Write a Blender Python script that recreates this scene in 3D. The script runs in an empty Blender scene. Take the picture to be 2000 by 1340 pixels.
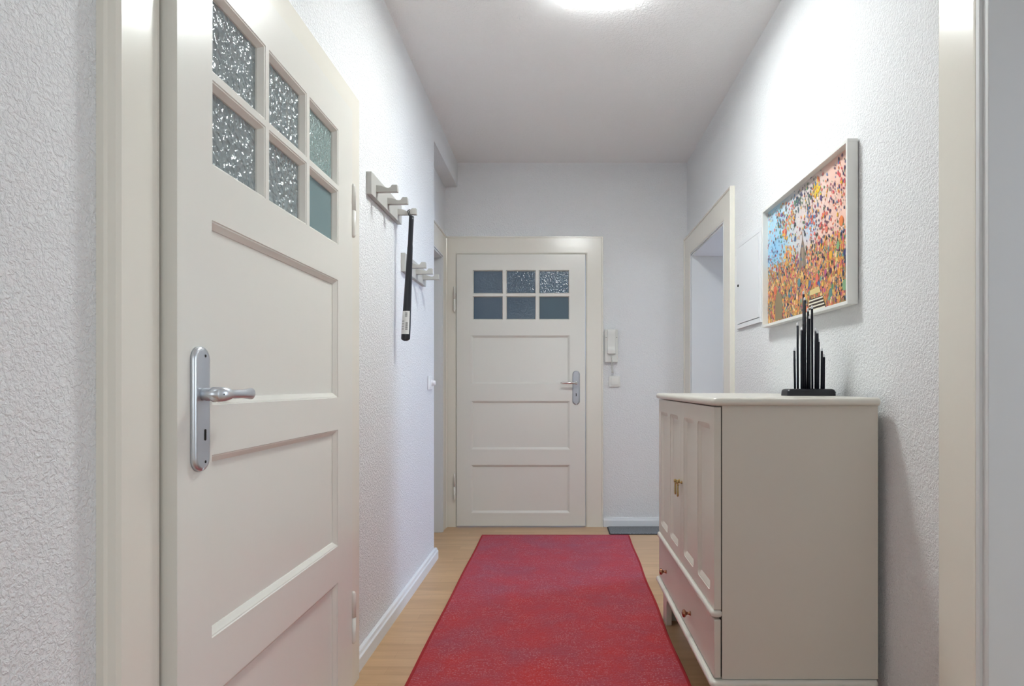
import bpy, bmesh, math, random
from mathutils import Vector, Matrix
random.seed(7)
PI = math.pi
S = bpy.context.scene
COL = S.collection

# ------------------------------------------------------------------ camera
cam = bpy.data.cameras.new('camera')
cam_o = bpy.data.objects.new('camera', cam); COL.objects.link(cam_o)
cam.sensor_width = 36.0
cam.lens = 1173 / 2000 * 36.0
cam.shift_x = -0.045
cam.shift_y = 0.041
cam.clip_start = 0.02
cam_o.location = (0, 0, 1.05)
cam_o.rotation_euler = (PI / 2, 0, 0)
S.camera = cam_o

# ------------------------------------------------------------------ world, exposure
w = bpy.data.worlds.new('world'); S.world = w; w.use_nodes = True
w.node_tree.nodes['Background'].inputs[0].default_value = (0.55, 0.7, 1.0, 1)
w.node_tree.nodes['Background'].inputs[1].default_value = 0.3
S.view_settings.view_transform = 'Standard'
S.view_settings.look = 'None'
S.view_settings.gamma = 1
S.view_settings.use_curve_mapping = False
S.view_settings.exposure = 0.92
LAMP_EMIT = 44.0

def area(name, loc, target, sx, sy, watts, color):
    l = bpy.data.lights.new(name, 'AREA'); l.shape = 'RECTANGLE'
    l.size = sx; l.size_y = sy; l.energy = watts; l.color = color
    o = bpy.data.objects.new(name, l); COL.objects.link(o)
    o.location = loc
    o.rotation_euler = (Vector(target) - Vector(loc)).to_track_quat('-Z', 'Y').to_euler()
    return o
# daylight of the right-hand rooms and stairwell, plus added unseen fill lamps
area('daylight_and_fill', (3.0, 4.75, 1.45), (-0.7, 3.3, 0.7), 1.2, 1.4, 115, (0.50, 0.68, 1.0))
area('daylight_and_fill', (3.3, 0.75, 1.5), (0, 1.1, 0.9), 1.5, 1.5, 14, (0.84, 0.93, 1.0))
area('daylight_and_fill', (-2.9, 1.6, 1.7), (-0.7, 1.6, 1.6), 1.4, 1.4, 9, (0.62, 0.85, 0.95))  # added bluish fill to light the near door's glass from behind
area('stairwell_daylight', (-0.3, 6.0, 1.9), (-0.3, 4.5, 1.6), 1.2, 1.2, 7, (0.45, 0.68, 1.0))
area('daylight_and_fill', (0.1, -1.75, 1.5), (0.1, 3, 0.9), 1.2, 1.4, 8, (0.9, 0.97, 1.0))  # added weak fill behind the camera, not a window

# ------------------------------------------------------------------ materials
def mat(name, color, rough=0.5, metal=0.0, **kw):
    m = bpy.data.materials.new(name); m.use_nodes = True
    b = m.node_tree.nodes['Principled BSDF']
    b.inputs['Base Color'].default_value = (*color, 1)
    b.inputs['Roughness'].default_value = rough
    b.inputs['Metallic'].default_value = metal
    for k, v in kw.items():
        b.inputs[k].default_value = v
    return m
def N(m, t, **kw):
    n = m.node_tree.nodes.new(t)
    for k, v in kw.items():
        if k.startswith('i_'):
            n.inputs[k[2:]].default_value = v
        else:
            setattr(n, k, v)
    return n
def L(m, a, b): m.node_tree.links.new(a, b)
def bsdf(m): return m.node_tree.nodes['Principled BSDF']
def coords(m, scale=(1, 1, 1)):
    g = N(m, 'ShaderNodeTexCoord'); mp = N(m, 'ShaderNodeMapping')
    mp.inputs['Scale'].default_value = scale
    L(m, g.outputs['Object'], mp.inputs['Vector'])
    return mp.outputs['Vector']
def ramp(m, fac, stops, interp='LINEAR'):
    r = N(m, 'ShaderNodeValToRGB'); cr = r.color_ramp; cr.interpolation = interp
    while len(cr.elements) < len(stops): cr.elements.new(0.5)
    for e, (p, c) in zip(cr.elements, stops):
        e.position = p; e.color = (*c, 1) if len(c) == 3 else c
    L(m, fac, r.inputs['Fac'])
    return r.outputs['Color']
def bump(m, h, strength, dist):
    b = N(m, 'ShaderNodeBump'); b.inputs['Strength'].default_value = strength
    b.inputs['Distance'].default_value = dist
    L(m, h, b.inputs['Height']); L(m, b.outputs['Normal'], bsdf(m).inputs['Normal'])
    return b
def mathn(m, op, a, b=None):
    n = N(m, 'ShaderNodeMath', operation=op)
    for i, v in enumerate((a, b)):
        if v is None: continue
        if isinstance(v, (int, float)): n.inputs[i].default_value = v
        else: L(m, v, n.inputs[i])
    return n.outputs[0]

def plaster(name, color, strength, dist, scale):
    m = mat(name, color, 0.7)
    v = coords(m)
    n1 = N(m, 'ShaderNodeTexNoise'); n1.inputs['Scale'].default_value = scale
    n1.inputs['Detail'].default_value = 3.0; n1.inputs['Roughness'].default_value = 0.55
    n1.inputs['Distortion'].default_value = 0.6
    L(m, v, n1.inputs['Vector'])
    r = ramp(m, n1.outputs['Fac'], [(0.38, (0, 0, 0)), (0.62, (1, 1, 1))])
    n2 = N(m, 'ShaderNodeTexNoise'); n2.inputs['Scale'].default_value = scale * 2.6
    n2.inputs['Detail'].default_value = 2.0
    L(m, v, n2.inputs['Vector'])
    h = mathn(m, 'ADD', r, mathn(m, 'MULTIPLY', n2.outputs['Fac'], 0.35))
    bump(m, h, strength, dist)
    return m
M_wall = plaster('rough_white_wall', (0.85, 0.86, 0.87), 0.75, 0.0030, 125)
M_ceil = plaster('ceiling_plaster', (0.92, 0.92, 0.92), 0.5, 0.0022, 85)
M_ceil.node_tree.nodes['Principled BSDF'].inputs['Roughness'].default_value = 0.5
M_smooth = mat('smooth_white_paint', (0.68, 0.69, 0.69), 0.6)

def gloss_paint(name, color, rough, strength=0.25):
    m = mat(name, color, rough)
    v = coords(m, (1, 1, 0.5))
    n = N(m, 'ShaderNodeTexNoise'); n.inputs['Scale'].default_value = 26
    n.inputs['Detail'].default_value = 3.5; L(m, v, n.inputs['Vector'])
    bump(m, n.outputs['Fac'], strength, 0.0012)
    return m
M_door = gloss_paint('cream_door_lacquer', (0.785, 0.77, 0.715), 0.24)
M_casing = gloss_paint('cream_casing_lacquer', (0.80, 0.77, 0.69), 0.22, 0.35)
M_base = mat('white_baseboard', (0.80, 0.82, 0.84), 0.35)
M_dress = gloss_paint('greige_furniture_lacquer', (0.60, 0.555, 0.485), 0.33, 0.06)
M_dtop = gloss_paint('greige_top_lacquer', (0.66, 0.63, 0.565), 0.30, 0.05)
M_black = mat('black_plastic', (0.008, 0.009, 0.014), 0.35)
M_rod = mat('matt_black_rod', (0.006, 0.007, 0.014), 0.55, **{'Specular IOR Level': 0.25})
M_gap = mat('dark_gap', (0.01, 0.008, 0.006), 0.9)
M_alu = mat('satin_aluminium', (0.62, 0.65, 0.69), 0.32, 0.85)
M_alu2 = mat('dull_aluminium', (0.42, 0.435, 0.47), 0.4, 0.8)
M_chrome = mat('polished_steel', (0.80, 0.79, 0.78), 0.12, 1.0)
M_brass = mat('aged_brass', (0.42, 0.30, 0.13), 0.28, 1.0)
M_copper = mat('dark_copper', (0.36, 0.17, 0.10), 0.22, 1.0)
M_plastic = mat('off_white_plastic', (0.76, 0.76, 0.72), 0.35)
M_swhite = mat('white_plastic', (0.85, 0.86, 0.88), 0.3)
M_rack = mat('pale_grey_painted_wood', (0.47, 0.465, 0.44), 0.5)
M_frame = mat('white_frame_lacquer', (0.80, 0.80, 0.77), 0.4)
M_label = mat('label_paper', (0.75, 0.75, 0.73), 0.6)
M_labelink = mat('label_ink', (0.09, 0.09, 0.1), 0.6)
M_bulb = mat('clear_led_bulb', (0.85, 0.86, 0.90), 0.15)

def hammered(name, color, scale, strength, dist, rough, trans):
    m = mat(name, color, rough)
    b = bsdf(m); b.inputs['Transmission Weight'].default_value = trans
    b.inputs['IOR'].default_value = 1.55
    b.inputs['Specular IOR Level'].default_value = 0.9
    if strength > 0:
        v = coords(m)
        vo = N(m, 'ShaderNodeTexVoronoi', feature='SMOOTH_F1'); vo.inputs['Scale'].default_value = scale
        vo.inputs['Smoothness'].default_value = 0.55
        n = N(m, 'ShaderNodeTexNoise'); n.inputs['Scale'].default_value = scale * 0.7
        n.inputs['Detail'].default_value = 2
        mx = N(m, 'ShaderNodeVectorMath', operation='MULTIPLY_ADD')
        L(m, v, n.inputs['Vector'])
        L(m, n.outputs['Color'], mx.inputs[0]); mx.inputs[1].default_value = (0.02, 0.02, 0.02)
        L(m, v, mx.inputs[2])
        L(m, mx.outputs[0], vo.inputs['Vector'])
        bump(m, vo.outputs['Distance'], strength, dist)
    return m
M_glassA = hammered('hammered_glass', (0.35, 0.41, 0.43), 66, 1.0, 0.0095, 0.06, 0.35)
M_glassA2 = hammered('fine_hammered_glass', (0.33, 0.46, 0.45), 120, 1.0, 0.0036, 0.10, 0.35)
M_glassB = mat('frosted_teal_glass', (0.17, 0.25, 0.26), 0.35)
M_glassC = hammered('ripple_glass', (0.07, 0.12, 0.16), 85, 1.0, 0.0026, 0.06, 0.25)
M_glassC2 = hammered('faint_ripple_glass', (0.06, 0.10, 0.135), 85, 1.0, 0.0015, 0.10, 0.25)
M_glassC3 = hammered('slightly_rippled_glass', (0.06, 0.10, 0.135), 85, 1.0, 0.0006, 0.14, 0.25)
M_glassD = mat('smooth_blue_glass', (0.055, 0.10, 0.135), 0.3)

# laminate floor
M_floor = mat('beech_laminate', (0.6, 0.4, 0.25), 0.32)
def _floor():
    m = M_floor
    g = N(m, 'ShaderNodeTexCoord'); mp = N(m, 'ShaderNodeMapping')
    L(m, g.outputs['Object'], mp.inputs['Vector'])
    br = N(m, 'ShaderNodeTexBrick', offset=0.37)
    br.inputs['Scale'].default_value = 1.0
    br.inputs['Brick Width'].default_value = 0.46; br.inputs['Row Height'].default_value = 0.064
    br.inputs['Mortar Size'].default_value = 0.0005; br.inputs['Bias'].default_value = 0.0
    br.inputs['Color1'].default_value = (0.54, 0.335, 0.178, 1)
    br.inputs['Color2'].default_value = (0.60, 0.385, 0.21, 1)
    br.inputs['Mortar'].default_value = (0.47, 0.28, 0.145, 1)
    L(m, mp.outputs['Vector'], br.inputs['Vector'])
    mp2 = N(m, 'ShaderNodeMapping'); mp2.inputs['Scale'].default_value = (1.1, 9, 1)
    L(m, g.outputs['Object'], mp2.inputs['Vector'])
    n = N(m, 'ShaderNodeTexNoise'); n.inputs['Scale'].default_value = 3.5; n.inputs['Detail'].default_value = 6
    L(m, mp2.outputs['Vector'], n.inputs['Vector'])
    c = ramp(m, n.outputs['Fac'], [(0.3, (0.88, 0.86, 0.84)), (0.7, (1.05, 1.05, 1.04))])
    mx = N(m, 'ShaderNodeMix', data_type='RGBA', blend_type='MULTIPLY')
    mx.inputs['Factor'].default_value = 1.0
    L(m, br.outputs['Color'], mx.inputs['A']); L(m, c, mx.inputs['B'])
    L(m, mx.outputs['Result'], bsdf(m).inputs['Base Color'])
_floor()

# rug
M_rug = mat('red_woven_rug', (0.5, 0.05, 0.07), 0.85)
def _rug():
    m = M_rug
    v = coords(m)
    n = N(m, 'ShaderNodeTexNoise'); n.inputs['Scale'].default_value = 4.0; n.inputs['Detail'].default_value = 5
    n.inputs['Roughness'].default_value = 0.65
    L(m, v, n.inputs['Vector'])
    c = ramp(m, n.outputs['Fac'], [(0.35, (0.44, 0.020, 0.020)), (0.50, (0.38, 0.028, 0.036)), (0.68, (0.325, 0.045, 0.066))])
    # curving rows of small pale stitches
    wv = N(m, 'ShaderNodeTexWave', wave_type='RINGS', rings_direction='SPHERICAL'); wv.inputs['Scale'].default_value = 26
    wv.inputs['Distortion'].default_value = 14; wv.inputs['Detail'].default_value = 1.0
    wv.inputs['Detail Scale'].default_value = 0.16
    L(m, v, wv.inputs['Vector'])
    vo = N(m, 'ShaderNodeTexVoronoi'); vo.inputs['Scale'].default_value = 135
    L(m, v, vo.inputs['Vector'])
    d = ramp(m, vo.outputs['Distance'], [(0.22, (1, 1, 1)), (0.50, (0, 0, 0))])
    wr = ramp(m, wv.outputs['Fac'], [(0.45, (0, 0, 0)), (0.8, (1, 1, 1))])
    fac = mathn(m, 'MULTIPLY', d, wr)
    n3 = N(m, 'ShaderNodeTexNoise'); n3.inputs['Scale'].default_value = 7; L(m, v, n3.inputs['Vector'])
    fac = mathn(m, 'MULTIPLY', fac, ramp(m, n3.outputs['Fac'], [(0.35, (0.25, 0.25, 0.25)), (0.6, (0.9, 0.9, 0.9))]))
    mx = N(m, 'ShaderNodeMix', data_type='RGBA')
    L(m, fac, mx.inputs['Factor']); L(m, c, mx.inputs['A']); mx.inputs['B'].default_value = (0.50, 0.22, 0.22, 1)
    L(m, mx.outputs['Result'], bsdf(m).inputs['Base Color'])
    bump(m, mathn(m, 'ADD', fac, vo.outputs['Distance']), 0.6, 0.003)
    b = bsdf(m)
    b.inputs['Sheen Weight'].default_value = 0.22
    b.inputs['Sheen Roughness'].default_value = 0.35
    b.inputs['Sheen Tint'].default_value = (0.75, 0.6, 1.0, 1)  # violet tint puts the bluish daylight sheen into the rug's colour
_rug()
M_rugedge = mat('dark_red_binding', (0.33, 0.012, 0.016), 0.9)
M_mat = mat('grey_ribbed_mat', (0.17, 0.175, 0.19), 0.9)
def _mat():
    m = M_mat; v = coords(m)
    n = N(m, 'ShaderNodeTexNoise'); n.inputs['Scale'].default_value = 220; L(m, v, n.inputs['Vector'])
    c = ramp(m, n.outputs['Fac'], [(0.35, (0.10, 0.105, 0.115)), (0.65, (0.30, 0.31, 0.33))])
    L(m, c, bsdf(m).inputs['Base Color']); bump(m, n.outputs['Fac'], 0.6, 0.003)
_mat()
M_matedge = mat('black_rubber_edge', (0.03, 0.03, 0.035), 0.7)
M_lamp = bpy.data.materials.new('lit_opal_diffuser'); M_lamp.use_nodes = True
_b = M_lamp.node_tree.nodes['Principled BSDF']
_b.inputs['Emission Color'].default_value = (0.95, 1.0, 0.99, 1)
_b.inputs['Emission Strength'].default_value = LAMP_EMIT

M_lamp2 = M_lamp.copy(); M_lamp2.name = 'opal_diffuser_flank'
M_lamp2.node_tree.nodes['Principled BSDF'].inputs['Emission Strength'].default_value = LAMP_EMIT * 0.15
# ------------------------------------------------------------------ mesh helpers
def new(name, bm, m=None, parent=None, loc=(0, 0, 0), rotz=0.0, bevel=0.0, smooth=False, seg=2):
    me = bpy.data.meshes.new(name); 
    bmesh.ops.recalc_face_normals(bm, faces=bm.faces)
    bm.to_mesh(me); bm.free()
    o = bpy.data.objects.new(name, me); COL.objects.link(o)
    for x in (m if isinstance(m, (list, tuple)) else [m]):
        if x: me.materials.append(x)
    if parent: o.parent = parent
    o.location = loc; o.rotation_euler = (0, 0, rotz)
    if smooth:
        for p in me.polygons: p.use_smooth = True
    if bevel:
        b = o.modifiers.new('bevel', 'BEVEL'); b.width = bevel; b.segments = seg
        b.limit_method = 'ANGLE'; b.angle_limit = 0.6
        b.harden_normals = False
        for p in me.polygons: p.use_smooth = True
        wn = o.modifiers.new('wn', 'WEIGHTED_NORMAL'); wn.keep_sharp = True
    return o
def struct(o): o['kind'] = 'structure'; return o
def empty(name, loc, rotz=0.0):
    o = bpy.data.objects.new(name, None); COL.objects.link(o)
    o.location = loc; o.rotation_euler = (0, 0, rotz); o.empty_display_size = 0.1
    return o
def tag(o, label, cat, group=None):
    o['label'] = label; o['category'] = cat
    if group: o['group'] = group
    return o
def box(bm, x0, x1, y0, y1, z0, z1):
    vs = [bm.verts.new((x, y, z)) for x in (x0, x1) for y in (y0, y1) for z in (z0, z1)]
    for f in ((0, 1, 3, 2), (4, 6, 7, 5), (0, 4, 5, 1), (2, 3, 7, 6), (0, 2, 6, 4), (1, 5, 7, 3)):
        bm.faces.new([vs[i] for i in f])
def B(*boxes):
    bm = bmesh.new()
    for b in boxes: box(bm, *b)
    return bm
def prism(bm, pts, axis, a, b):
    """extrude outline pts (2-D) along axis from a to b"""
    def P(p, t):
        if axis == 'x': return (t, p[0], p[1])
        if axis == 'y': return (p[0], t, p[1])
        return (p[0], p[1], t)
    v0 = [bm.verts.new(P(p, a)) for p in pts]; v1 = [bm.verts.new(P(p, b)) for p in pts]
    bm.faces.new(v0); bm.faces.new(v1[::-1])
    for i in range(len(pts)):
        j = (i + 1) % len(pts)
        bm.faces.new((v0[i], v0[j], v1[j], v1[i]))
def loft(bm, rings, closed=True, caps=True):
    R = [[bm.verts.new(p) for p in r] for r in rings]
    n = len(rings[0])
    for a, b in zip(R, R[1:]):
        for i in range(n if closed else n - 1):
            j = (i + 1) % n
            bm.faces.new((a[i], a[j], b[j], b[i]))
    if caps:
        bm.faces.new(R[0][::-1]); bm.faces.new(R[-1])
def tube(bm, pts, rad, n=12, flat=1.0):
    pts = [Vector(p) for p in pts]
    if isinstance(rad, (int, float)): rad = [rad] * len(pts)
    rings = []; up = None
    for i, p in enumerate(pts):
        t = (pts[min(i + 1, len(pts) - 1)] - pts[max(i - 1, 0)]).normalized()
        if up is None:
            up = Vector((0, 0, 1)) if abs(t.z) < 0.9 else Vector((0, 1, 0))
        s = t.cross(up).normalized(); up = s.cross(t).normalized()
        rings.append([p + s * math.cos(2 * PI * k / n) * rad[i] + up * math.sin(2 * PI * k / n) * rad[i] * flat for k in range(n)])
    loft(bm, rings)
def lathe(bm, prof, origin, axis, n=20):
    """prof: (distance along axis, radius)"""
    o = Vector(origin); a = Vector(axis).normalized()
    u = a.orthogonal().normalized(); v = a.cross(u)
    loft(bm, [[o + a * d + (u * math.cos(2 * PI * k / n) + v * math.sin(2 * PI * k / n)) * max(r, 1e-5) for k in range(n)] for d, r in prof])
def rrect(u0, v0, u1, v1, r, n=5):
    r = max(r, 1e-5); out = []
    for cx, cy, a in ((u1 - r, v1 - r, 0), (u0 + r, v1 - r, 90), (u0 + r, v0 + r, 180), (u1 - r, v0 + r, 270)):
        for k in range(n + 1):
            t = math.radians(a + 90 * k / n)
            out.append((cx + r * math.cos(t), cy + r * math.sin(t)))
    return out

def panelled(w, h, t, panels, glazed, prof, gprof, gdepth, corner=0.0):
    """board with front at local y=0 (facing -y), thickness t to +y.
    panels / glazed: (u0,v0,u1,v1); prof: (inset, depth) rings of the moulding."""
    bm = bmesh.new()
    us = sorted({0, w} | {p[i] for p in panels + glazed for i in (0, 2)})
    vs = sorted({0, h} | {p[i] for p in panels + glazed for i in (1, 3)})
    def inside(u, v, L_): return any(p[0] < u < p[2] and p[1] < v < p[3] for p in L_)
    def quad(y, u0, v0, u1, v1): bm.faces.new([bm.verts.new(c) for c in ((u0, y, v0), (u1, y, v0), (u1, y, v1), (u0, y, v1))])
    for i in range(len(us) - 1):
        for j in range(len(vs) - 1):
            cu, cv = (us[i] + us[i + 1]) / 2, (vs[j] + vs[j + 1]) / 2
            if not inside(cu, cv, panels + glazed): quad(0, us[i], vs[j], us[i + 1], vs[j + 1])
            if not inside(cu, cv, glazed): quad(t, us[i], vs[j], us[i + 1], vs[j + 1])
    for a, b in (((0, 0), (w, 0)), ((w, 0), (w, h)), ((w, h), (0, h)), ((0, h), (0, 0))):
        bm.faces.new([bm.verts.new(c) for c in ((a[0], 0, a[1]), (b[0], 0, b[1]), (b[0], t, b[1]), (a[0], t, a[1]))])
    def rings(p, pr, r, end):
        u0, v0, u1, v1 = p
        rr = []
        for ins, d in pr:
            rr.append([(q[0], d, q[1]) for q in rrect(u0 + ins, v0 + ins, u1 - ins, v1 - ins, max(r - ins, 0.0004))])
        if r > 0.001:
            pts = rrect(u0, v0, u1, v1, r); k = len(pts) // 4
            for c, (cu, cv) in enumerate(((u1, v1), (u0, v1), (u0, v0), (u1, v0))):
                bm.faces.new([bm.verts.new((cu, 0, cv))] + [bm.verts.new((q[0], 0, q[1])) for q in pts[c * k:(c + 1) * k]])
        if end == 'open':
            rr.append([(a, t, b) for a, _, b in rr[-1]])
            rr.append([(q[0], t, q[1]) for q in rrect(u0, v0, u1, v1, 0.0004)])
        R = [[bm.verts.new(c) for c in r_] for r_ in rr]
        n = len(R[0])
        for a, b in zip(R, R[1:]):
            for i in range(n):
                j = (i + 1) % n
                bm.faces.new((a[i], a[j], b[j], b[i]))
        if end == 'closed': bm.faces.new(R[-1])
    for p in panels: rings(p, prof, corner, 'closed')
    for p in glazed: rings(p, gprof, 0.0, 'open')
    bmesh.ops.remove_doubles(bm, verts=bm.verts, dist=0.00005)
    return bm

# ------------------------------------------------------------------ room shell
XL, XR, YB, ZC = -0.747, 0.957, 4.46, 2.70
YF = -1.9                       # wall behind the camera
XO = 3.6                        # outer walls of the side rooms
struct(new('floor', B((-XO, XO, YF, 6.6, -0.06, 0.0)), M_floor))
struct(new('ceiling', B((-XO, XO, YF, 6.6, ZC, ZC + 0.1)), M_ceil))
# left wall with near door opening, the recess beyond it, and the beam over the recess
NO0, NO1, NOZ = 1.0835, 2.0195, 1.9725
struct(new('wall_left', B((-0.95, XL, YF, NO0, 0, ZC), (-0.95, XL, NO1, 3.616, 0, ZC), (-0.95, XL, NO0, NO1, NOZ, ZC),
                          (-1.15, XL, 3.616, YB, 2.52, ZC),
                          (-1.15, -0.838, 3.616, 3.66, 0, 2.52), (-1.15, -0.838, 4.29, YB, 0, 2.52),
                          (-1.15, -0.838, 3.66, 4.29, 1.975, 2.52), (-1.15, -0.95, 3.5, 3.616, 0, ZC)), M_wall))
RO0, RO1, ROZ = 3.412, 4.268, 1.98      # far right opening
QO0, QO1 = 0.49, 1.349                  # near right opening
XR2 = 1.22
struct(new('wall_right', B((XR, XR2, YF, QO0, 0, ZC), (XR, XR2, QO1, RO0, 0, ZC), (XR, XR2, RO1, YB, 0, ZC),
                           (XR, XR2, QO0, QO1, ROZ, ZC), (XR, XR2, RO0, RO1, ROZ, ZC)), M_wall))
BO0, BO1, BOZ = -0.752, 0.204, 2.017
struct(new('wall_back', B((-XO, BO0, YB, YB + 0.2, 0, ZC), (BO1, XO, YB, YB + 0.2, 0, ZC), (BO0, BO1, YB, YB + 0.2, BOZ, ZC)), M_wall))
struct(new('wall_front', B((-XO, XO, YF - 0.15, YF, 0, ZC)), M_wall))
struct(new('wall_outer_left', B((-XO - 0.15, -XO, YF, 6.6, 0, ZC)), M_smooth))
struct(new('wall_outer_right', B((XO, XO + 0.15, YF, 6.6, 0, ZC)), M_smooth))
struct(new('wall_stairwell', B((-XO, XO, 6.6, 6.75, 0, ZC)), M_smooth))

# baseboards
def bb_profile(t, h): return [(0, 0), (t, 0), (t, h * 0.72), (t * 0.75, h * 0.8), (t * 0.6, h * 0.97), (t * 0.3, h), (0, h)]
bm = bmesh.new()
prism(bm, [(XL + a, b) for a, b in bb_profile(0.022, 0.066)], 'y', 2.167, 3.638)
prism(bm, [(3.616 + a, b) for a, b in bb_profile(0.022, 0.066)], 'x', -0.838, XL)
struct(new('baseboard_left', bm, M_base))
bm = bmesh.new()
prism(bm, [(YB - a, b) for a, b in bb_profile(0.018, 0.066)], 'x', 0.336, XR)
struct(new('baseboard_back', bm, M_base))
bm = bmesh.new()
prism(bm, [(XR - a, b) for a, b in bb_profile(0.018, 0.066)], 'y', 1.481, 3.254)
struct(new('baseboard_right', bm, M_base))

# ------------------------------------------------------------------ casings (trim) in local wall coordinates
def casing(name, loc, rotz, u0, u1, ztop, i0, i1, iz, t=0.02, prof=None):
    """mitred moulding swept up, across and down; u0,u1,ztop outer edges, i0,i1,iz opening edges; front faces local -y"""
    if prof is None:
        prof = [(1, 0), (1, t + 0.004), (0.985, t + 0.006), (0.93, t + 0.006), (0.915, t), (0.10, t), (0.04, t - 0.002), (0.0, t - 0.008), (0, 0)]
    bm = bmesh.new(); rings = []
    for k in range(4):
        ring = []
        for a, h in prof:
            ul, ur, zt = i0 - a * (i0 - u0), i1 + a * (u1 - i1), iz + a * (ztop - iz)
            ring.append(((ul, ur)[k > 1], -h, 0.0 if k in (0, 3) else zt))
        rings.append(ring)
    loft(bm, rings)
    return struct(new(name, bm, M_casing, loc=loc, rotz=rotz))
def lining(name, loc, rotz, i0, i1, iz, depth, m, s=0.018):
    """painted reveal boards with a small rebate step at the room side"""
    bm = B((i0 - 0.001, i0 + s, -0.012, depth, 0, iz), (i1 - s, i1 + 0.001, -0.012, depth, 0, iz), (i0, i1, -0.012, depth, iz - s, iz + 0.001),
           (i0 - 0.001, i0 + s * 0.4, -0.019, -0.01, 0, iz), (i1 - s * 0.4, i1 + 0.001, -0.019, -0.01, 0, iz), (i0, i1, -0.019, -0.01, iz - s * 0.4, iz))
    return struct(new(name, bm, m, loc=loc, rotz=rotz, bevel=0.002))
LW = dict(loc=(XL, 0, 0), rotz=PI / 2)       # left wall: local x = world y
RW_loc, RW_rot = (XR, 0, 0), -PI / 2         # right wall: local x = -world y
casing('trim_1', (XL, 0, 0), PI / 2, 0.971, 2.167, 2.077, 1.0835, 2.0195, 1.9725,
       prof=[(1, 0), (1, 0.012), (0.97, 0.016), (0.955, 0.028), (0.91, 0.034), (0.13, 0.034), (0.06, 0.032), (0.02, 0.028), (0, 0.022), (0, 0)])
casing('trim_2', RW_loc, RW_rot, -YB, -3.254, 2.13, -RO1, -RO0, ROZ, t=0.02)
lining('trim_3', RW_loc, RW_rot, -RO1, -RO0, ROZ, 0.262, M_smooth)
casing('trim_4', RW_loc, RW_rot, -1.481, -0.36, 2.13, -QO1, -QO0, ROZ,
       prof=[(1, 0), (1, 0.016), (0.985, 0.0195), (0.96, 0.020), (0.05, 0.020), (0.015, 0.019), (0, 0.015), (0, 0)])
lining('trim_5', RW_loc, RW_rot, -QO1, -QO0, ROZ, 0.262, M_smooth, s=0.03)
casing('trim_6', (0, YB, 0), 0, -0.838, 0.333, 2.148, BO0, BO1, BOZ)
casing('trim_7', (-0.838, 0, 0), PI / 2, 3.64, YB - 0.03, 2.144, 3.68, 4.29, 1.975, t=0.014)
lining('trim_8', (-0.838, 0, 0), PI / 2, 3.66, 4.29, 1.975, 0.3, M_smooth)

# ------------------------------------------------------------------ doors
DP = [(0, 0), (0.0015, 0.0025), (0.004, 0.003), (0.013, 0.010), (0.015, 0.0115), (0.0155, 0.014)]
GP = [(0, 0), (0.002, 0.002), (0.004, 0.0025), (0.012, 0.015), (0.0125, 0.020)]
def door(name, loc, rotz, w, h, t, panels, cols, rows, glass, gp, gy=0.021):
    glazed = [(c0, r0, c1, r1) for r0, r1 in rows for c0, c1 in cols]
    d = new(name, panelled(w, h, t, panels, glazed, DP, gp, 0.02), M_door, loc=loc, rotz=rotz, bevel=0.0)
    struct(d)
    bv = d.modifiers.new('bevel', 'BEVEL'); bv.width = 0.002; bv.segments = 2; bv.limit_method = 'ANGLE'; bv.angle_limit = 1.3
    for (c0, r0, c1, r1), g in zip(glazed, glass):
        new('glass_pane', B((c0 + 0.006, c1 - 0.006, gy - 0.002, gy + 0.002, r0 + 0.006, r1 - 0.006)), g, d)
    return d
def hinge(parent, u, y, z0, z1, r=0.0085):
    bm = bmesh.new(); zm = (z0 + z1) / 2
    lathe(bm, [(0, r * .4), (0.004, r * .8), (0.010, r), (zm - z0 - 0.001, r), (zm - z0 - 0.0008, r * .8), (zm - z0 + 0.0008, r * .8), (zm - z0 + 0.001, r),
               (z1 - z0 - 0.010, r), (z1 - z0 - 0.004, r * .8), (z1 - z0, r * .4)], (u, y, z0), (0, 0, 1), 14)
    return new('hinge', bm, M_door, parent, smooth=True)

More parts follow.
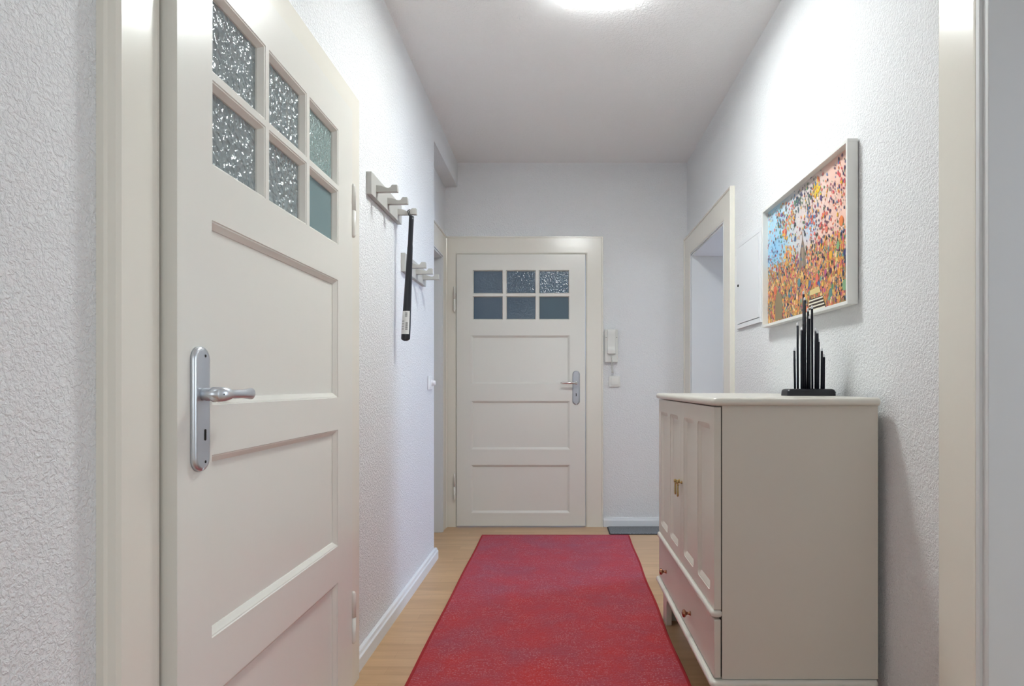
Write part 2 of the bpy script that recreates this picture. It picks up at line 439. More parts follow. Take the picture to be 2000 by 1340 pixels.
# near door in the left wall
u0, u1 = 1.088, 2.015
cols = [(1.199, 1.418), (1.434, 1.650), (1.668, 1.887)]
rows = [(1.489, 1.660), (1.675, 1.851)]
off = lambda a: (a[0] - u0, a[1] - u0)
FX = -0.690
zb = 0.006
near_door = door('door_1', (FX, u0, zb), PI / 2, u1 - u0, 1.968 - zb, 0.055,
     [(0.109, 1.010 - zb, 0.795, 1.379 - zb), (0.109, 0.545 - zb, 0.795, 0.910 - zb), (0.109, 0.09, 0.795, 0.431 - zb)],
     [off(c) for c in cols], [(a - zb, b - zb) for a, b in rows],
     [M_glassA, M_glassA, M_glassB, M_glassA, M_glassA, M_glassA2], GP)
hinge(near_door, u1 - u0 + 0.004, -0.002, 1.54, 1.72)
hinge(near_door, u1 - u0 + 0.004, -0.002, 0.175, 0.35)
def lever_set(parent, uc, zc, up, down, hw, zl, length, direction, fat, m_plate, m_lever, bent, kh_z, slot):
    """long backplate with lever; local coordinates of the door; front is -y"""
    y0 = 0.0
    bm = bmesh.new()
    r0 = rrect(uc - hw, zc - down, uc + hw, zc + up, hw, 8)
    def ins(k, y): return [(uc + (p[0] - uc) * k if True else 0, y, (zc + (up - down) / 2) + (p[1] - zc - (up - down) / 2) * (1 - (1 - k) * hw * 2 / (up + down))) for p in r0]
    loft(bm, [ins(1.0, y0), ins(1.0, -0.005), ins(0.93, -0.0085), ins(0.72, -0.010)])
    plate = new('handle_plate', bm, m_plate, parent, smooth=False, bevel=0.0)
    for p in plate.data.polygons: p.use_smooth = len(p.vertices) == 4
    # screws
    for zz in (zc + up - 0.018, zc - down + 0.018):
        bm = bmesh.new(); lathe(bm, [(0, 0.0028), (0.0006, 0.0028), (0.001, 0.0015)], (uc + hw * .25, -0.0098, zz), (0, -1, 0), 12)
        new('screw', bm, M_gap if slot else m_plate, plate)
    # keyhole
    bm = bmesh.new()
    if slot:
        prism(bm, rrect(uc + hw * .1, kh_z - 0.012, uc + hw * .1 + 0.006, kh_z + 0.010, 0.0025, 3), 'y', -0.0106, -0.009)
    else:
        prism(bm, [(uc + 0.0042 * math.cos(a), kh_z + 0.0042 * math.sin(a) + 0.006) for a in [2 * PI * k / 14 for k in range(14)]], 'y', -0.0106, -0.009)
        prism(bm, [(uc - 0.002, kh_z + 0.005), (uc + 0.002, kh_z + 0.005), (uc + 0.0032, kh_z - 0.011), (uc - 0.0032, kh_z - 0.011)], 'y', -0.0106, -0.009)
    new('keyhole', bm, M_gap, plate)
    # lever
    bm = bmesh.new(); s = direction
    if fat:
        # boxy neck coming off the plate, flowing into a waisted grip
        lathe(bm, [(0, 0.012), (0.006, 0.012), (0.007, 0.0128), (0.034, 0.0122)], (uc, -0.009, zl), (0, -1, 0), 20)
        path = [(-0.009, -0.034, 0.0128, 0.0085), (-0.002, -0.042, 0.0128, 0.0085), (0.006, -0.046, 0.012, 0.009), (0.018, -0.049, 0.0098, 0.008), (0.024, -0.050, 0.0072, 0.0075), (0.034, -0.051, 0.0078, 0.0074),
                (0.060, -0.053, 0.0078, 0.0074), (0.080, -0.053, 0.0092, 0.0082), (0.098, -0.051, 0.0104, 0.0082), (0.110, -0.047, 0.0092, 0.0066), (0.117, -0.044, 0.006, 0.0044), (0.120, -0.042, 0.0012, 0.001)]
        rings = []
        for u, y, rz, ry in path:
            rings.append([(uc + s * u, y + ry * 1.1 * math.cos(2 * PI * k / 18), zl + rz * 1.14 * math.sin(2 * PI * k / 18)) for k in range(18)])
        rings.insert(0, [(uc - s * 0.0115, -0.030 + 0.004 * math.cos(2 * PI * k / 18), zl + 0.009 * math.sin(2 * PI * k / 18)) for k in range(18)])
        loft(bm, rings)
    else:
        lathe(bm, [(0, 0.012), (0.005, 0.012), (0.006, 0.009)], (uc, -0.009, zl), (0, -1, 0), 18)
        pts = [(uc, -0.012, zl), (uc, -0.035, zl), (uc + s * 0.004, -0.046, zl), (uc + s * 0.016, -0.052, zl), (uc + s * 0.05, -0.053, zl), (uc + s * (length - 0.012), -0.052, zl), (uc + s * length, -0.050, zl)]
        tube(bm, pts, [0.008, 0.008, 0.008, 0.008, 0.0085, 0.008, 0.004], 14)
    lv = new('lever', bm, m_lever, plate, smooth=True)
    if fat:
        bm = bmesh.new(); lathe(bm, [(0, 0.0016), (0.001, 0.0016)], (uc - s * 0.002, -0.0505, zl), (0, -1, 0), 10)
        new('grub_screw', bm, M_gap, lv)
    return plate
lever_set(near_door, 1.152 - u0, 1.005 - zb, 0.119, 0.121, 0.0262, 1.032 - zb, 0.12, 1, True, M_alu, M_alu, True, 0.955 - zb, True)
# scuffs in the paint of the near casing are left to the lacquer relief

# entrance door in the back wall
bx0, bx1, bz0 = -0.748, 0.200, 0.012
o2 = lambda a: (a[0] - bx0, a[1] - bx0)
GPB = [(0, 0), (0.001, 0.001), (0.0055, 0.012), (0.006, 0.020)]
back_door = door('door_2', (bx0, YB - 0.034, bz0), 0, bx1 - bx0, 2.013 - bz0, 0.05,
     [(0.106, 1.058 - bz0, 0.835, 1.416 - bz0), (0.106, 0.574 - bz0, 0.835, 0.933 - bz0), (0.106, 0.106 - bz0, 0.835, 0.461 - bz0)],
     [o2(c) for c in ((-0.629, -0.407), (-0.384, -0.164), (-0.142, 0.083))], [(1.532 - bz0, 1.705 - bz0), (1.724 - bz0, 1.897 - bz0)],
     [M_glassC3, M_glassC3, M_glassD, M_glassC3, M_glassC2, M_glassC], GPB, gy=0.018)
hinge(back_door, -0.014, -0.0075, 1.576, 1.765)
hinge(back_door, -0.014, -0.0075, 0.195, 0.385)
lever_set(back_door, 0.133 - bx0, 1.03 - bz0, 0.125, 0.125, 0.027, 1.065 - bz0, 0.115, -1, False, M_alu2, M_chrome, True, 0.978 - bz0, False)

# plain leaf deep in the recess doorway
d3 = struct(new('door_3', B((0, 0.61, 0, 0.04, 0.006, 1.95)), M_door, loc=(-1.085, 3.67, 0), rotz=PI / 2, bevel=0.002))

# ------------------------------------------------------------------ ceiling lamp
lamp = empty('ceiling_lamp', (0.17, 2.38, ZC))
tag(lamp, 'square white flush ceiling lamp glowing at the top edge of the view', 'lamp')
new('base_plate', B((-0.135, 0.135, -0.135, 0.135, -0.012, 0.0)), M_swhite, lamp, bevel=0.003)
dif = new('diffuser', B((-0.15, 0.15, -0.15, 0.15, -0.062, -0.012)), [M_lamp, M_lamp2], lamp)
for p in dif.data.polygons:
    if abs(p.normal.z) < 0.5: p.material_index = 1

# ------------------------------------------------------------------ coat racks
def make_rack():
    root = empty('coat_rack', (XL, 0, 0), PI / 2)
    new('backboard', B((0, 0.453, -0.021, -0.0005, 0, 0.088)), M_rack, root, bevel=0.0012)
    for u in (0.068, 0.228, 0.388):
        prof = [(-0.0205, 0.026), (-0.0205, 0.053), (-0.040, 0.0515), (-0.052, 0.047), (-0.062, 0.0435), (-0.070, 0.0425), (-0.077, 0.045), (-0.082, 0.052), (-0.085, 0.0555), (-0.1045, 0.0555), (-0.1065, 0.0275)]
        bm = bmesh.new(); prism(bm, prof, 'x', u - 0.010, u + 0.010)
        new('peg', bm, M_rack, root, bevel=0.0010)
    return root
rack = make_rack(); rack.location = (XL, 2.337, 1.794)
tag(rack, 'pale grey wooden coat rack beside the glazed door, with the shoehorn on its last peg', 'coat rack', 'three-peg coat racks on the left wall')
rk2 = rack.copy(); COL.objects.link(rk2); rk2.location = (XL, 2.85, 1.590)
for ch in list(rack.children):
    c = ch.copy(); COL.objects.link(c); c.parent = rk2
rk2['label'] = 'lower pale grey wooden coat rack behind the shoehorn, at the far wall corner'

# ------------------------------------------------------------------ shoehorn
sh = empty('shoehorn', (-0.675, 2.722, 1.25))
tag(sh, 'long black shoehorn with a paper sticker, hanging from the near coat rack', 'shoehorn')
bm = bmesh.new(); rings = []
def sh_sec(z):
    t = z / 0.585           # 0 bottom, 1 top
    a = 0.0205 - 0.0085 * min(1, max(0, (t - 0.1) / 0.65)) - (0.0 if t < .75 else 0.001)
    b = 0.010 - 0.002 * t
    cx = -0.018 + 0.030 * t
    if z < 0.012: a *= math.sqrt(max(0.05, 1 - ((0.012 - z) / 0.0125) ** 2)); 
    return cx, a, b
for z in [0, 0.002, 0.005, 0.009, 0.014] + [0.03 + 0.0178 * i for i in range(31)]:
    cx, a, b = sh_sec(z)
    rings.append([(cx + a * math.cos(q), b * math.sin(q) + 0.006 * math.cos(q) ** 2 * (1 - z / 0.6), z) for q in [2 * PI * k / 24 for k in range(24)]])
loft(bm, rings)
new('blade', bm, M_black, sh, smooth=True)
# sticker wrapped on the camera side
bm = bmesh.new(); rings = []
for z in [0.030 + 0.0105 * i for i in range(11)]:
    cx, a, b = sh_sec(z)
    rings.append([(cx + (a + .0006) * math.cos(q), (b + .0007) * math.sin(q) + 0.006 * math.cos(q) ** 2 * (1 - z / 0.6), z) for q in [PI * (1.02 + 0.76 * k / 12) for k in range(13)]])
loft(bm, rings, closed=False, caps=False)
st = new('sticker', bm, M_label, sh, smooth=True); st['label'] = 'white paper barcode sticker'
bm = bmesh.new()
def ink(z0, z1, q0, q1):
    r = []
    for z in (z0, z1):
        cx, a, b = sh_sec(z)
        r.append([(cx + (a + .001) * math.cos(q), (b + .0011) * math.sin(q) + 0.006 * math.cos(q) ** 2 * (1 - z / 0.6), z) for q in [PI * (q0 + (q1 - q0) * k / 4) for k in range(5)]])
    loft(bm, r, closed=False, caps=False)
for i in range(11): ink(0.050 + i * 0.0032, 0.050 + i * 0.0032 + (0.0012 if i % 3 else 0.0020), 1.50, 1.66)
for i in range(7): ink(0.108 + i * 0.003, 0.108 + i * 0.003 + 0.0013, 1.44, 1.60)
for i in range(4): ink(0.052 + i * 0.012, 0.054 + i * 0.012, 1.2, 1.4)
new('barcode', bm, M_labelink, st)
# strap looped over the peg
bm = bmesh.new()
for dx, dz in ((0.0, 0.0), (0.0065, 0.0035)):
    tube(bm, [(0.006, 0.003, 0.556), (dx, -0.0105, 0.570), (dx - 0.004, -0.0118, 0.586 + dz), (dx - 0.003, -0.0055, 0.5915 + dz), (dx - 0.003, 0.0115, 0.5915 + dz),
              (dx - 0.004, 0.0178, 0.586 + dz), (dx + 0.002, 0.0165, 0.570), (0.006, 0.003, 0.556)], 0.0019, 8)
new('strap', bm, M_black, sh, smooth=True)

# ------------------------------------------------------------------ switches
sw = empty('light_switch', (XL, 3.49, 1.062), PI / 2)
tag(sw, 'small white switch plate with a dimmer knob near the left wall corner', 'switch')
new('plate', B((-0.055, 0.045, -0.009, -0.0003, -0.040, 0.040)), M_swhite, sw, bevel=0.004)
new('rocker', B((-0.045, -0.012, -0.0125, -0.008, -0.030, 0.030)), M_swhite, sw, bevel=0.002)
bm = bmesh.new(); lathe(bm, [(0, 0.019), (0.004, 0.019), (0.005, 0.016), (0.019, 0.0145), (0.022, 0.012), (0.0225, 0.0)], (0.020, -0.008, 0), (0, -1, 0), 24)
new('dimmer_knob', bm, M_swhite, sw, smooth=False, bevel=0.001)
sw2 = empty('light_switch', (0.4185, YB, 1.076), 0)
tag(sw2, 'square cream rocker switch below the intercom beside the entrance door', 'switch')
bm = bmesh.new(); prism(bm, rrect(-0.041, -0.041, 0.041, 0.041, 0.009), "y", -0.013, -0.0003)
new('plate', bm, M_plastic, sw2, bevel=0.003)
new('rocker', B((-0.026, 0.026, -0.020, -0.009, -0.026, 0.030)), M_plastic, sw2, bevel=0.002)

# ------------------------------------------------------------------ intercom
ic = empty('intercom', (0.3925, YB, 1.217), 0)
tag(ic, 'cream wall intercom handset with a curled cord, right of the entrance door', 'intercom')
new('housing', B((-0.048, 0.048, -0.032, -0.0003, 0.0, 0.245)), M_plastic, ic, bevel=0.004)
bm = bmesh.new()
prof = [(-0.033, 0.238), (-0.052, 0.238), (-0.058, 0.230), (-0.058, 0.200), (-0.050, 0.180), (-0.049, 0.120), (-0.055, 0.105), (-0.058, 0.090), (-0.056, 0.062), (-0.033, 0.060)]
prism(bm, prof, 'x', -0.030, 0.030)
new('handset', bm, M_plastic, ic, bevel=0.004)
for x in (-0.038, 0.040):
    bm = bmesh.new(); lathe(bm, [(0, 0.003), (0.0015, 0.003)], (x, -0.0315, 0.185), (0, -1, 0), 10)
    new('screw', bm, M_gap, ic)
bm = bmesh.new(); pts = []
def cord_axis(t):
    P = [Vector((0.0, -0.045, 0.064)), Vector((0.004, -0.055, -0.02)), Vector((0.018, -0.050, -0.095)), Vector((0.004, -0.024, -0.115)), Vector((0.001, -0.014, -0.005))]
    n = len(P) - 1; a = [p.copy() for p in P]
    for k in range(n):
        a = [a[i].lerp(a[i + 1], t) for i in range(len(a) - 1)]
    return a[0]
for i in range(420):
    t = i / 419; p = cord_axis(t); q = 2 * PI * 30 * t
    pts.append(p + Vector((math.cos(q), math.sin(q) * 0.7, 0.3 * math.sin(q))) * 0.0058)
tube(bm, pts, 0.0017, 6)
new('cord', bm, M_plastic, ic, smooth=True)

# ------------------------------------------------------------------ fuse box cover in the right wall
fb = empty('fuse_box', (XR, 3.185, 1.345), -PI / 2)
tag(fb, 'flat white fuse box door set in the right wall behind the framed picture', 'fuse box')
new('frame', B((0, 0.375, -0.010, -0.0003, 0, 0.022), (0, 0.375, -0.010, -0.0003, 0.425, 0.447), (0, 0.022, -0.010, -0.0003, 0.022, 0.425), (0.353, 0.375, -0.010, -0.0003, 0.022, 0.425)), M_base, fb, bevel=0.0015)
new('door', B((0.0245, 0.3505, -0.0115, -0.0005, 0.025, 0.4225)), M_base, fb, bevel=0.0015)
bm = bmesh.new(); lathe(bm, [(0, 0.007), (0.004, 0.007), (0.005, 0.005)], (0.036, -0.0112, 0.225), (0, -1, 0), 14)
new('latch', bm, M_gap, fb)

# ------------------------------------------------------------------ framed picture
pic = empty('framed_picture', (XR, 2.71, 1.308), -PI / 2)
tag(pic, 'deep white frame with a print of many coloured balloons over a city', 'picture')
PW, PH, PD = 0.80, 0.527, 0.037
rim = 0.011
bm = B((0, PW, -PD, -0.003, 0, rim), (0, PW, -PD, -0.003, PH - rim, PH), (0, rim, -PD, -0.003, rim, PH - rim), (PW - rim, PW, -PD, -0.003, rim, PH - rim))
new('frame', bm, M_frame, pic, bevel=0.0008)
new('backing', B((0.005, PW - 0.005, -0.012, -0.004, 0.005, PH - 0.005)), M_label, pic)
M_print = mat('balloon_print', (0.8, 0.8, 0.8), 0.45)
_a = N(M_print, 'ShaderNodeAttribute', attribute_name='pigment'); L(M_print, _a.outputs['Color'], bsdf(M_print).inputs['Base Color'])
bm = bmesh.new(); cl = bm.loops.layers.float_color.new('pigment')
iw, ih = PW - 2 * rim, PH - 2 * rim
py = -0.013
def lin(c): return tuple((x / 255.0) ** 2.2 for x in c)
def mixc(a, b, t): t = min(1, max(0, t)); return tuple(x + (y - x) * t for x, y in zip(a, b))
def sky(u, v):
    c = mixc((172, 212, 232), (238, 196, 180), (u - 0.15) / 0.6 + 0.12 * math.sin(9 * u + 5 * v))
    c = mixc(c, (240, 196, 160), (0.55 - v) * 1.6 * u)
    c = mixc(c, (185, 205, 225), 1.2 * math.exp(-((u - 0.58) ** 2 + (v - 0.62) ** 2) / 0.006))
    c = mixc(c, (140, 195, 232), math.exp(-((u - 0.1) ** 2 + (v - 0.62) ** 2) / 0.02))
    if v < 0.42: c = mixc(c, (188, 140, 92), (0.42 - v) / 0.14)
    return c
G = 40
gv = [[bm.verts.new((rim + iw * i / G, py, rim + ih * j / G)) for j in range(G + 1)] for i in range(G + 1)]
for i in range(G):
    for j in range(G):
        f = bm.faces.new((gv[i][j], gv[i + 1][j], gv[i + 1][j + 1], gv[i][j + 1]))
        for lp in f.loops:
            c = sky((lp.vert.co.x - rim) / iw, (lp.vert.co.z - rim) / ih); lp[cl] = (*lin(c), 1)
lay = [0]
def poly(pts, c):
    lay[0] += 1
    y = py - 0.0002 - lay[0] * 3e-7
    vs = [bm.verts.new((rim + iw * min(1, max(0, u)), y, rim + ih * min(1, max(0, v)))) for u, v in pts]
    f = bm.faces.new(vs)
    for lp in f.loops: lp[cl] = (*lin(c), 1)
def blob(u, v, r, c, asp=1.25):
    r *= 0.84; c = mixc(c, (214, 190, 170), 0.16)
    n = 8 if r < .01 else 12
    poly([(u + r * math.cos(2 * PI * k / n), v + r * asp * PW / PH * math.sin(2 * PI * k / n)) for k in range(n)], c)
# buildings
poly([(0.445, 0.36), (0.53, 0.36), (0.525, 0.47), (0.51, 0.53), (0.495, 0.58), (0.488, 0.66), (0.484, 0.58), (0.468, 0.53), (0.452, 0.47)], (138, 120, 108))
poly([(0.475, 0.36), (0.50, 0.36), (0.495, 0.52), (0.48, 0.52)], (158, 140, 122))
warm = [(232, 152, 62), (240, 182, 72), (224, 128, 84), (226, 110, 76), (236, 160, 120), (205, 150, 70), (232, 200, 110), (170, 130, 80), (122, 96, 62), (214, 90, 80), (150, 132, 84), (245, 205, 150)]
cool = [(46, 66, 116), (60, 110, 160), (72, 132, 92), (40, 46, 72), (110, 60, 110), (80, 150, 140), (200, 60, 80), (30, 34, 50), (176, 70, 130)]
brt = [(236, 96, 90), (240, 180, 40), (60, 110, 170), (40, 52, 90), (90, 150, 110), (52, 44, 90), (236, 130, 70), (150, 50, 90), (60, 90, 60), (236, 220, 210)]
R = random.Random(11)
for i in range(5200):
    u = R.random(); v = R.random() ** 0.9 * 0.50
    if v > 0.36 and R.random() < (v - 0.36) / 0.17: continue
    r = R.choice((0.0035, 0.005, 0.006, 0.0075, 0.010)) * (0.8 + 0.5 * R.random())
    c = R.choice(warm if R.random() < 0.74 else cool)
    if 0.44 < u < 0.54 and v > 0.36: continue
    blob(u, v, r, c, 1.4)
for i in range(1000):
    u = R.random(); v = 0.36 + 0.62 * R.random() ** 1.15
    if 0.44 < u < 0.54 and v < 0.6 and R.random() < 0.8: continue
    blob(u, v, R.choice((0.003, 0.004, 0.005, 0.0065)) * (0.8 + 0.5 * R.random()), R.choice(brt), 1.45)
for cu, cv, sp, n, pal in ((0.66, 0.87, 0.022, 46, [(240, 196, 40), (244, 180, 30), (236, 205, 70)]), (0.34, 0.82, 0.03, 34, [(240, 180, 60), (220, 70, 90), (236, 120, 60)]),
                           (0.27, 0.74, 0.035, 50, [(240, 190, 60), (226, 70, 80), (236, 110, 90), (90, 150, 100)]), (0.60, 0.68, 0.035, 34, [(224, 90, 70), (70, 120, 180), (236, 150, 70)]),
                           (0.20, 0.86, 0.03, 26, [(120, 60, 130), (50, 90, 90), (230, 150, 60)]), (0.74, 0.60, 0.04, 28, [(226, 90, 80), (90, 60, 90)]),
                           (0.43, 0.90, 0.03, 30, [(60, 100, 110), (60, 60, 100), (90, 120, 90)]), (0.90, 0.80, 0.05, 26, [(70, 50, 90), (224, 80, 90)]),
                           (0.31, 0.52, 0.05, 70, [(240, 150, 50), (236, 120, 90), (240, 190, 90)]), (0.63, 0.50, 0.05, 24, [(60, 60, 60), (236, 110, 90)]),
                           (0.55, 0.91, 0.06, 40, [(60, 90, 100), (80, 110, 90), (60, 60, 90)])):
    for i in range(n):
        blob(R.gauss(cu, sp), R.gauss(cv, sp * 1.3), 0.004 + 0.005 * R.random(), R.choice(pal), 1.3)
for u, v, r, c in ((0.90, 0.55, 0.022, (236, 124, 60)), (0.76, 0.55, 0.014, (236, 120, 96)), (0.965, 0.62, 0.012, (60, 30, 50)), (0.87, 0.40, 0.018, (110, 160, 110)),
                   (0.80, 0.36, 0.018, (240, 176, 40)), (0.93, 0.33, 0.014, (40, 50, 110)), (0.98, 0.36, 0.016, (226, 70, 90)), (0.80, 0.25, 0.014, (60, 30, 70)),
                   (0.66, 0.24, 0.020, (232, 96, 84)), (0.45, 0.26, 0.022, (66, 120, 130)), (0.58, 0.22, 0.016, (60, 90, 140)), (0.93, 0.12, 0.024, (110, 160, 116)),
                   (0.80, 0.10, 0.020, (70, 120, 120)), (0.12, 0.28, 0.024, (226, 90, 60)), (0.70, 0.80, 0.012, (80, 60, 120)), (0.88, 0.22, 0.016, (236, 150, 50)), (0.40, 0.62, 0.014, (60, 96, 150))):
    blob(u, v, r, c, 1.25)
# low block and stepped facade at the foot of the print
poly([(0.12, 0.02), (0.225, 0.02), (0.225, 0.20), (0.20, 0.24), (0.14, 0.24), (0.12, 0.19)], (140, 124, 96))
poly([(0.58, 0.13), (0.70, 0.13), (0.68, 0.175), (0.58, 0.165)], (222, 200, 140))
poly([(0.56, 0.0), (0.76, 0.0), (0.72, 0.10), (0.58, 0.10)], (60, 48, 42))
for k in range(4):
    poly([(0.57, 0.012 + k * 0.024), (0.745 - k * 0.008, 0.012 + k * 0.024), (0.745 - k * 0.008, 0.022 + k * 0.024), (0.57, 0.022 + k * 0.024)], (232, 226, 206))
me = bpy.data.meshes.new('print'); bm.to_mesh(me); bm.free()
pr = bpy.data.objects.new('print', me); COL.objects.link(pr); me.materials.append(M_print); pr.parent = pic
pr['label'] = 'printed sheet of balloons drifting over a city skyline'

# ------------------------------------------------------------------ dresser
DL = 0.955
dr = empty('sideboard', (0.454, 2.70, 0), -PI / 2)
tag(dr, 'greige lacquered sideboard with two panelled doors and one long drawer, against the right wall', 'sideboard')
BD = 0.476
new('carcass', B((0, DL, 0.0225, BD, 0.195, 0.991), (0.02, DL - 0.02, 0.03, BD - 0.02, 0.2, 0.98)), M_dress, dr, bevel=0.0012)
new('gap_shade_sheet', B((0.006, DL - 0.004, 0.0203, 0.0228, 0.2, 0.985)), M_gap, dr)  # added dark sheet that paints the shade in the gaps around the doors
# top slab with a rounded nose
bm = bmesh.new()
def slab(bm, u0, u1, y0, y1, z0, z1, nose, n=6):
    rings = []
    for k in range(n + 1):
        a = -PI / 2 + PI * k / n
        ins = nose * (1 - math.cos(a)); z = (z0 + z1) / 2 + (z1 - z0) / 2 * math.sin(a)
        rings.append([(p[0], p[1], z) for p in rrect(u0 + ins, y0 + ins, u1 - ins, y1 - min(ins, 0.002), 0.016)])
    loft(bm, rings)
slab(bm, -0.018, DL + 0.020, -0.013, BD + 0.004, 0.990, 1.0135, 0.010)
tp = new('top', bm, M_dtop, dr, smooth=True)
for p in tp.data.polygons:
    if len(p.vertices) > 4: p.use_smooth = False
# waist rail and base moulding (noses)
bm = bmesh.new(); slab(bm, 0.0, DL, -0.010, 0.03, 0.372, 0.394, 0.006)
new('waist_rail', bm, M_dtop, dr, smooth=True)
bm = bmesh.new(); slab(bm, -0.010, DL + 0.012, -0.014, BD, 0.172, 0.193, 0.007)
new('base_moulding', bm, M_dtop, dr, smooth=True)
# doors with two upright fielded panels each
dw = DL / 2 - 0.0015; dh = 0.590
CP = [(0, 0), (0.001, 0.002), (0.004, 0.0028), (0.016, 0.0085), (0.018, 0.0095)]
for k, ua in enumerate((0.0008, DL / 2 + 0.0007)):
    pan = [(0.050, 0.040, 0.212, dh - 0.052), (0.266, 0.040, 0.428, dh - 0.052)]
    d = new('door', panelled(dw, dh, 0.0195, pan, [], CP, [], 0, corner=0.018), M_dress, dr, loc=(ua, 0, 0.396))
    bv = d.modifiers.new('bevel', 'BEVEL'); bv.width = 0.0018; bv.segments = 2; bv.limit_method = 'ANGLE'; bv.angle_limit = 1.3
    # brass drop pull: backing button, cross bar, hanging tab
    uu = (dw - 0.022) if k == 0 else 0.022
    bm = bmesh.new()
    lathe(bm, [(0, 0.006), (0.003, 0.006), (0.004, 0.003), (0.012, 0.003), (0.013, 0.0055), (0.017, 0.0062), (0.021, 0.0045), (0.022, 0.0005)], (uu, 0.0, 0.297), (0, -1, 0), 16)
    ph = new('pull', bm, M_brass, d, smooth=True)
    bm = bmesh.new(); tube(bm, [(uu - 0.010, -0.014, 0.290), (uu, -0.017, 0.291), (uu + 0.010, -0.014, 0.290)], [0.0022, 0.0032, 0.0022], 10)
    new('crossbar', bm, M_brass, ph, smooth=True)
    bm = bmesh.new(); rings = []
    for z, hw, hy in ((0.290, 0.004, 0.003), (0.282, 0.0042, 0.0032), (0.265, 0.0062, 0.0036), (0.254, 0.0072, 0.004), (0.248, 0.0062, 0.0034), (0.245, 0.003, 0.002)):
        rings.append([(uu + hw * math.cos(q), -0.016 + hy * math.sin(q), z) for q in [2 * PI * j / 14 for j in range(14)]])
    loft(bm, rings); new('drop_tab', bm, M_brass, ph, smooth=True)
# drawer
d = new('drawer', panelled(DL - 0.002, 0.170, 0.0195, [], [], CP, [], 0), M_dress, dr, loc=(0.001, 0, 0.197), bevel=0.0)
bv = d.modifiers.new('bevel', 'BEVEL'); bv.width = 0.0025; bv.segments = 2; bv.limit_method = 'ANGLE'; bv.angle_limit = 1.3
for u in (0.180, 0.640):
    bm = bmesh.new()
    lathe(bm, [(0, 0.008), (0.003, 0.008), (0.0045, 0.005), (0.012, 0.0045), (0.016, 0.008), (0.019, 0.0125), (0.023, 0.0135), (0.027, 0.011), (0.029, 0.005), (0.0292, 0.0005)], (u, 0, 0.070), (0, -1, 0), 20)
    new('knob', bm, M_copper, d, smooth=True)
# plinth with bracket feet: front apron and side aprons
def apron_pts(length, leg, zt, za, r=0.035, n=6):
    pts = [(0, 0), (leg, 0), (leg, za - r)]
    for k in range(1, n + 1):
        a = PI - (PI / 2) * k / n
        pts.append((leg + r + r * math.cos(a), za - r + r * math.sin(a)))
    for k in range(0, n + 1):
        a = PI / 2 - (PI / 2) * k / n
        pts.append((length - leg - r + r * math.cos(a), za - r + r * math.sin(a)))
    pts += [(length - leg, 0), (length, 0), (length, zt), (0, zt)]
    return pts
bm = bmesh.new(); prism(bm, apron_pts(DL - 0.012, 0.075, 0.174, 0.118), 'y', 0.018, 0.042)
for v in bm.verts: v.co.x += 0.006
new('front_apron', bm, M_dress, dr, bevel=0.002)
for uu in (0.006, DL - 0.030):
    bm = bmesh.new(); prism(bm, [(a + 0.0345, b) for a, b in apron_pts(BD - 0.045, 0.05, 0.174, 0.118)], 'x', uu, uu + 0.024)
    new('side_apron', bm, M_dress, dr, bevel=0.002)

# ------------------------------------------------------------------ candle arch light on the sideboard
TZ = 1.0135
ca = empty('electric_candlestick', (0.8455, 2.03, TZ), 0)
tag(ca, 'black electric candle light with slim upright rods, standing on the sideboard', 'candle light')
bm = bmesh.new(); rings = []
for z, i in ((0, 0), (0.002, -0.0005), (0.017, 0.001), (0.0215, 0.004), (0.0235, 0.009)):
    rings.append([(p[0], p[1], z) for p in rrect(-0.081 + i, -0.032 + i, 0.080 - i, 0.032 - i, 0.006)])
loft(bm, rings); new('base', bm, M_black, ca, bevel=0.0)
sc_ = 2.03 / 1173 / 5.153     # metres per close-up pixel at this distance, used once to size the rods
rods = [(-0.0485, 745, -0.010, 0, -1), (-0.0310, 487, 0.010, 0, -0.5), (-0.0265, 540, -0.010, 1, 0), (-0.0140, 240, -0.010, 1, -1), (-0.0118, 172, 0.008, 0, -0.5),
        (0.0010, 345, 0.008, 0, 0.6), (0.0000, 425, -0.012, 1, -0.4), (0.0140, 320, 0.000, 0, -0.6), (0.0285, 545, 0.010, 0, 0.3), (0.0275, 570, -0.010, 1, -0.3), (0.0320, 655, -0.004, 1, 0.6),
        (0.0485, 745, 0.008, 0, 0.4), (0.0480, 808, -0.010, 1, 0.4)]
for x, top, y, tip, lean in rods:
    h = (1130 - top) * sc_ + 0.022
    xt = x + lean * 0.0022
    bm = bmesh.new(); tube(bm, [(x, y, 0.022), (x + lean * .0011, y, h * 0.5), (xt, y, h)], 0.0036, 12)
    rd = new('rod', bm, M_rod, ca, smooth=False)
    for p in rd.data.polygons: p.use_smooth = len(p.vertices) == 4
    bm = bmesh.new(); lathe(bm, [(0, 0.0034), (0.006, 0.0036), (0.010, 0.0026), (0.012, 0.0002)], (xt, y, h), (0, 0, 1), 10)
    new('bulb', bm, M_bulb, rd, smooth=True)
bm = bmesh.new(); tube(bm, [(0.079, 0.0, 0.012), (0.092, 0.004, 0.011)], 0.0045, 10)
tube(bm, [(0.088, 0.003, 0.011), (0.096, 0.010, 0.0095), (0.102, 0.02, 0.0100), (0.106, 0.03, 0.010), (0.1085, 0.05, 0.004), (0.1085, 0.09, 0.0022), (0.106, 0.14, 0.0022)], 0.0016, 8)
new('power_cord', bm, M_black, ca, smooth=True)

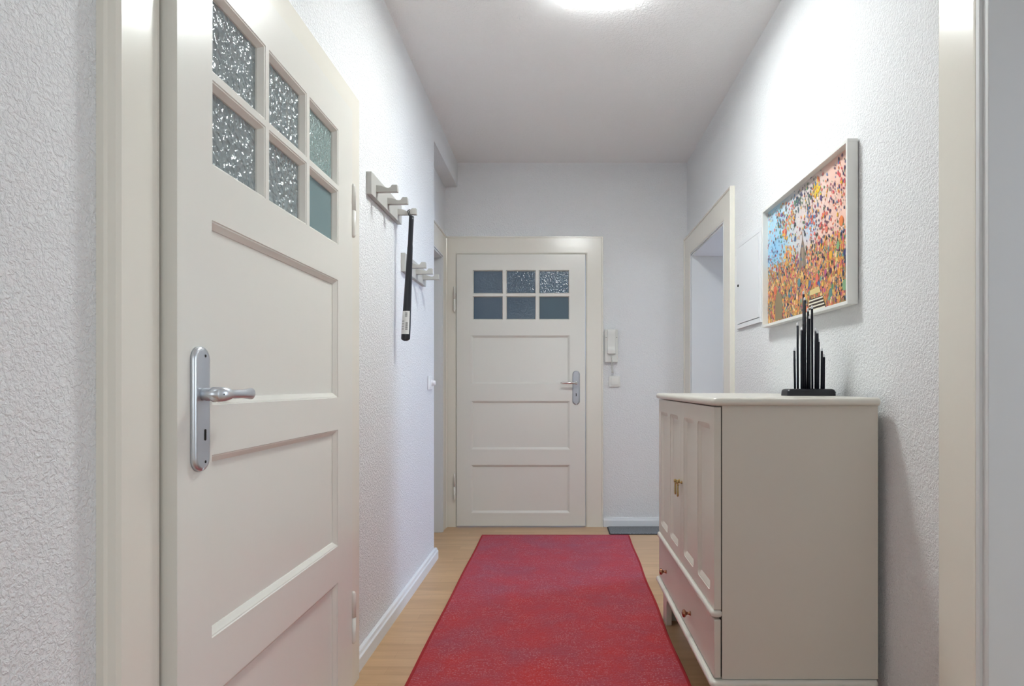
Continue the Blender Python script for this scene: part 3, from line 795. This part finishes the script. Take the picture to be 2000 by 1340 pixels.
# ------------------------------------------------------------------ runner rug
rug = empty('runner_rug', (0, 0, 0))
tag(rug, 'long red patterned runner rug with a dark bound edge on the wood floor', 'rug')
bm = bmesh.new()
Yn, Yf = 0.55, 4.175
def edge(y):
    t = (y - Yn) / (Yf - Yn)
    l = -0.534 + 0.007 * t + 0.0015 * math.sin(7 * y)
    r = 0.458 + 0.033 * max(0, (y - 2.4) / 1.77) + 0.0025 * math.sin(9 * y + 1)
    return l, r
ny = 80; nx = 24
def zr(x, y): return 0.0075 + 0.0008 * math.sin(5 * y + 2 * x) + 0.0006 * math.sin(11 * x + y)
grid = []
for j in range(ny + 1):
    y = Yn + (Yf - Yn) * j / ny; l, r = edge(y)
    grid.append([bm.verts.new((l + (r - l) * i / nx, y, zr(l + (r - l) * i / nx, y))) for i in range(nx + 1)])
for j in range(ny):
    for i in range(nx): bm.faces.new((grid[j][i], grid[j][i + 1], grid[j + 1][i + 1], grid[j + 1][i]))
new('pile', bm, M_rug, rug, smooth=True)
bm = bmesh.new()
loop = [(edge(Yn + (Yf - Yn) * j / ny)[0], Yn + (Yf - Yn) * j / ny) for j in range(ny + 1)]
loop += [(edge(Yn + (Yf - Yn) * j / ny)[1], Yn + (Yf - Yn) * j / ny) for j in range(ny, -1, -1)]
n = len(loop); rings = []
cx, cy = -0.03, 2.3
for k in range(n + 1):
    x, y = loop[k % n]
    a = Vector(loop[(k - 1) % n]); b = Vector(loop[(k + 1) % n]); t = (b - a).normalized(); nn = Vector((t.y, -t.x))
    if nn.dot(Vector((cx - x, 0 if 0.6 < y < 4.1 else cy - y))) < 0: nn = -nn
    z1 = zr(x, y) + 0.0015
    rings.append([(x - nn.x * 0.003, y - nn.y * 0.003, 0.0005), (x - nn.x * 0.003, y - nn.y * 0.003, z1 - 0.002), (x, y, z1), (x + nn.x * 0.007, y + nn.y * 0.007, z1), (x + nn.x * 0.009, y + nn.y * 0.009, z1 - 0.002), (x + nn.x * 0.009, y + nn.y * 0.009, 0.0005)])
loft(bm, rings, caps=False)
bd = new('binding', bm, M_rugedge, rug); bd['label'] = 'dark red binding tape along the rug edge'

# ------------------------------------------------------------------ grey doormat
dm = empty('doormat', (0.62, 4.31, 0))
tag(dm, 'thin grey ribbed doormat against the back wall beneath the intercom', 'doormat')
bm = bmesh.new(); prism(bm, rrect(-0.26, -0.103, 0.26, 0.125, 0.02), 'z', 0.0003, 0.005); new('rubber_edge', bm, M_matedge, dm, bevel=0.0015)
bm = bmesh.new(); prism(bm, rrect(-0.252, -0.095, 0.252, 0.117, 0.014), 'z', 0.004, 0.0085); new('pile', bm, M_mat, dm, bevel=0.002)
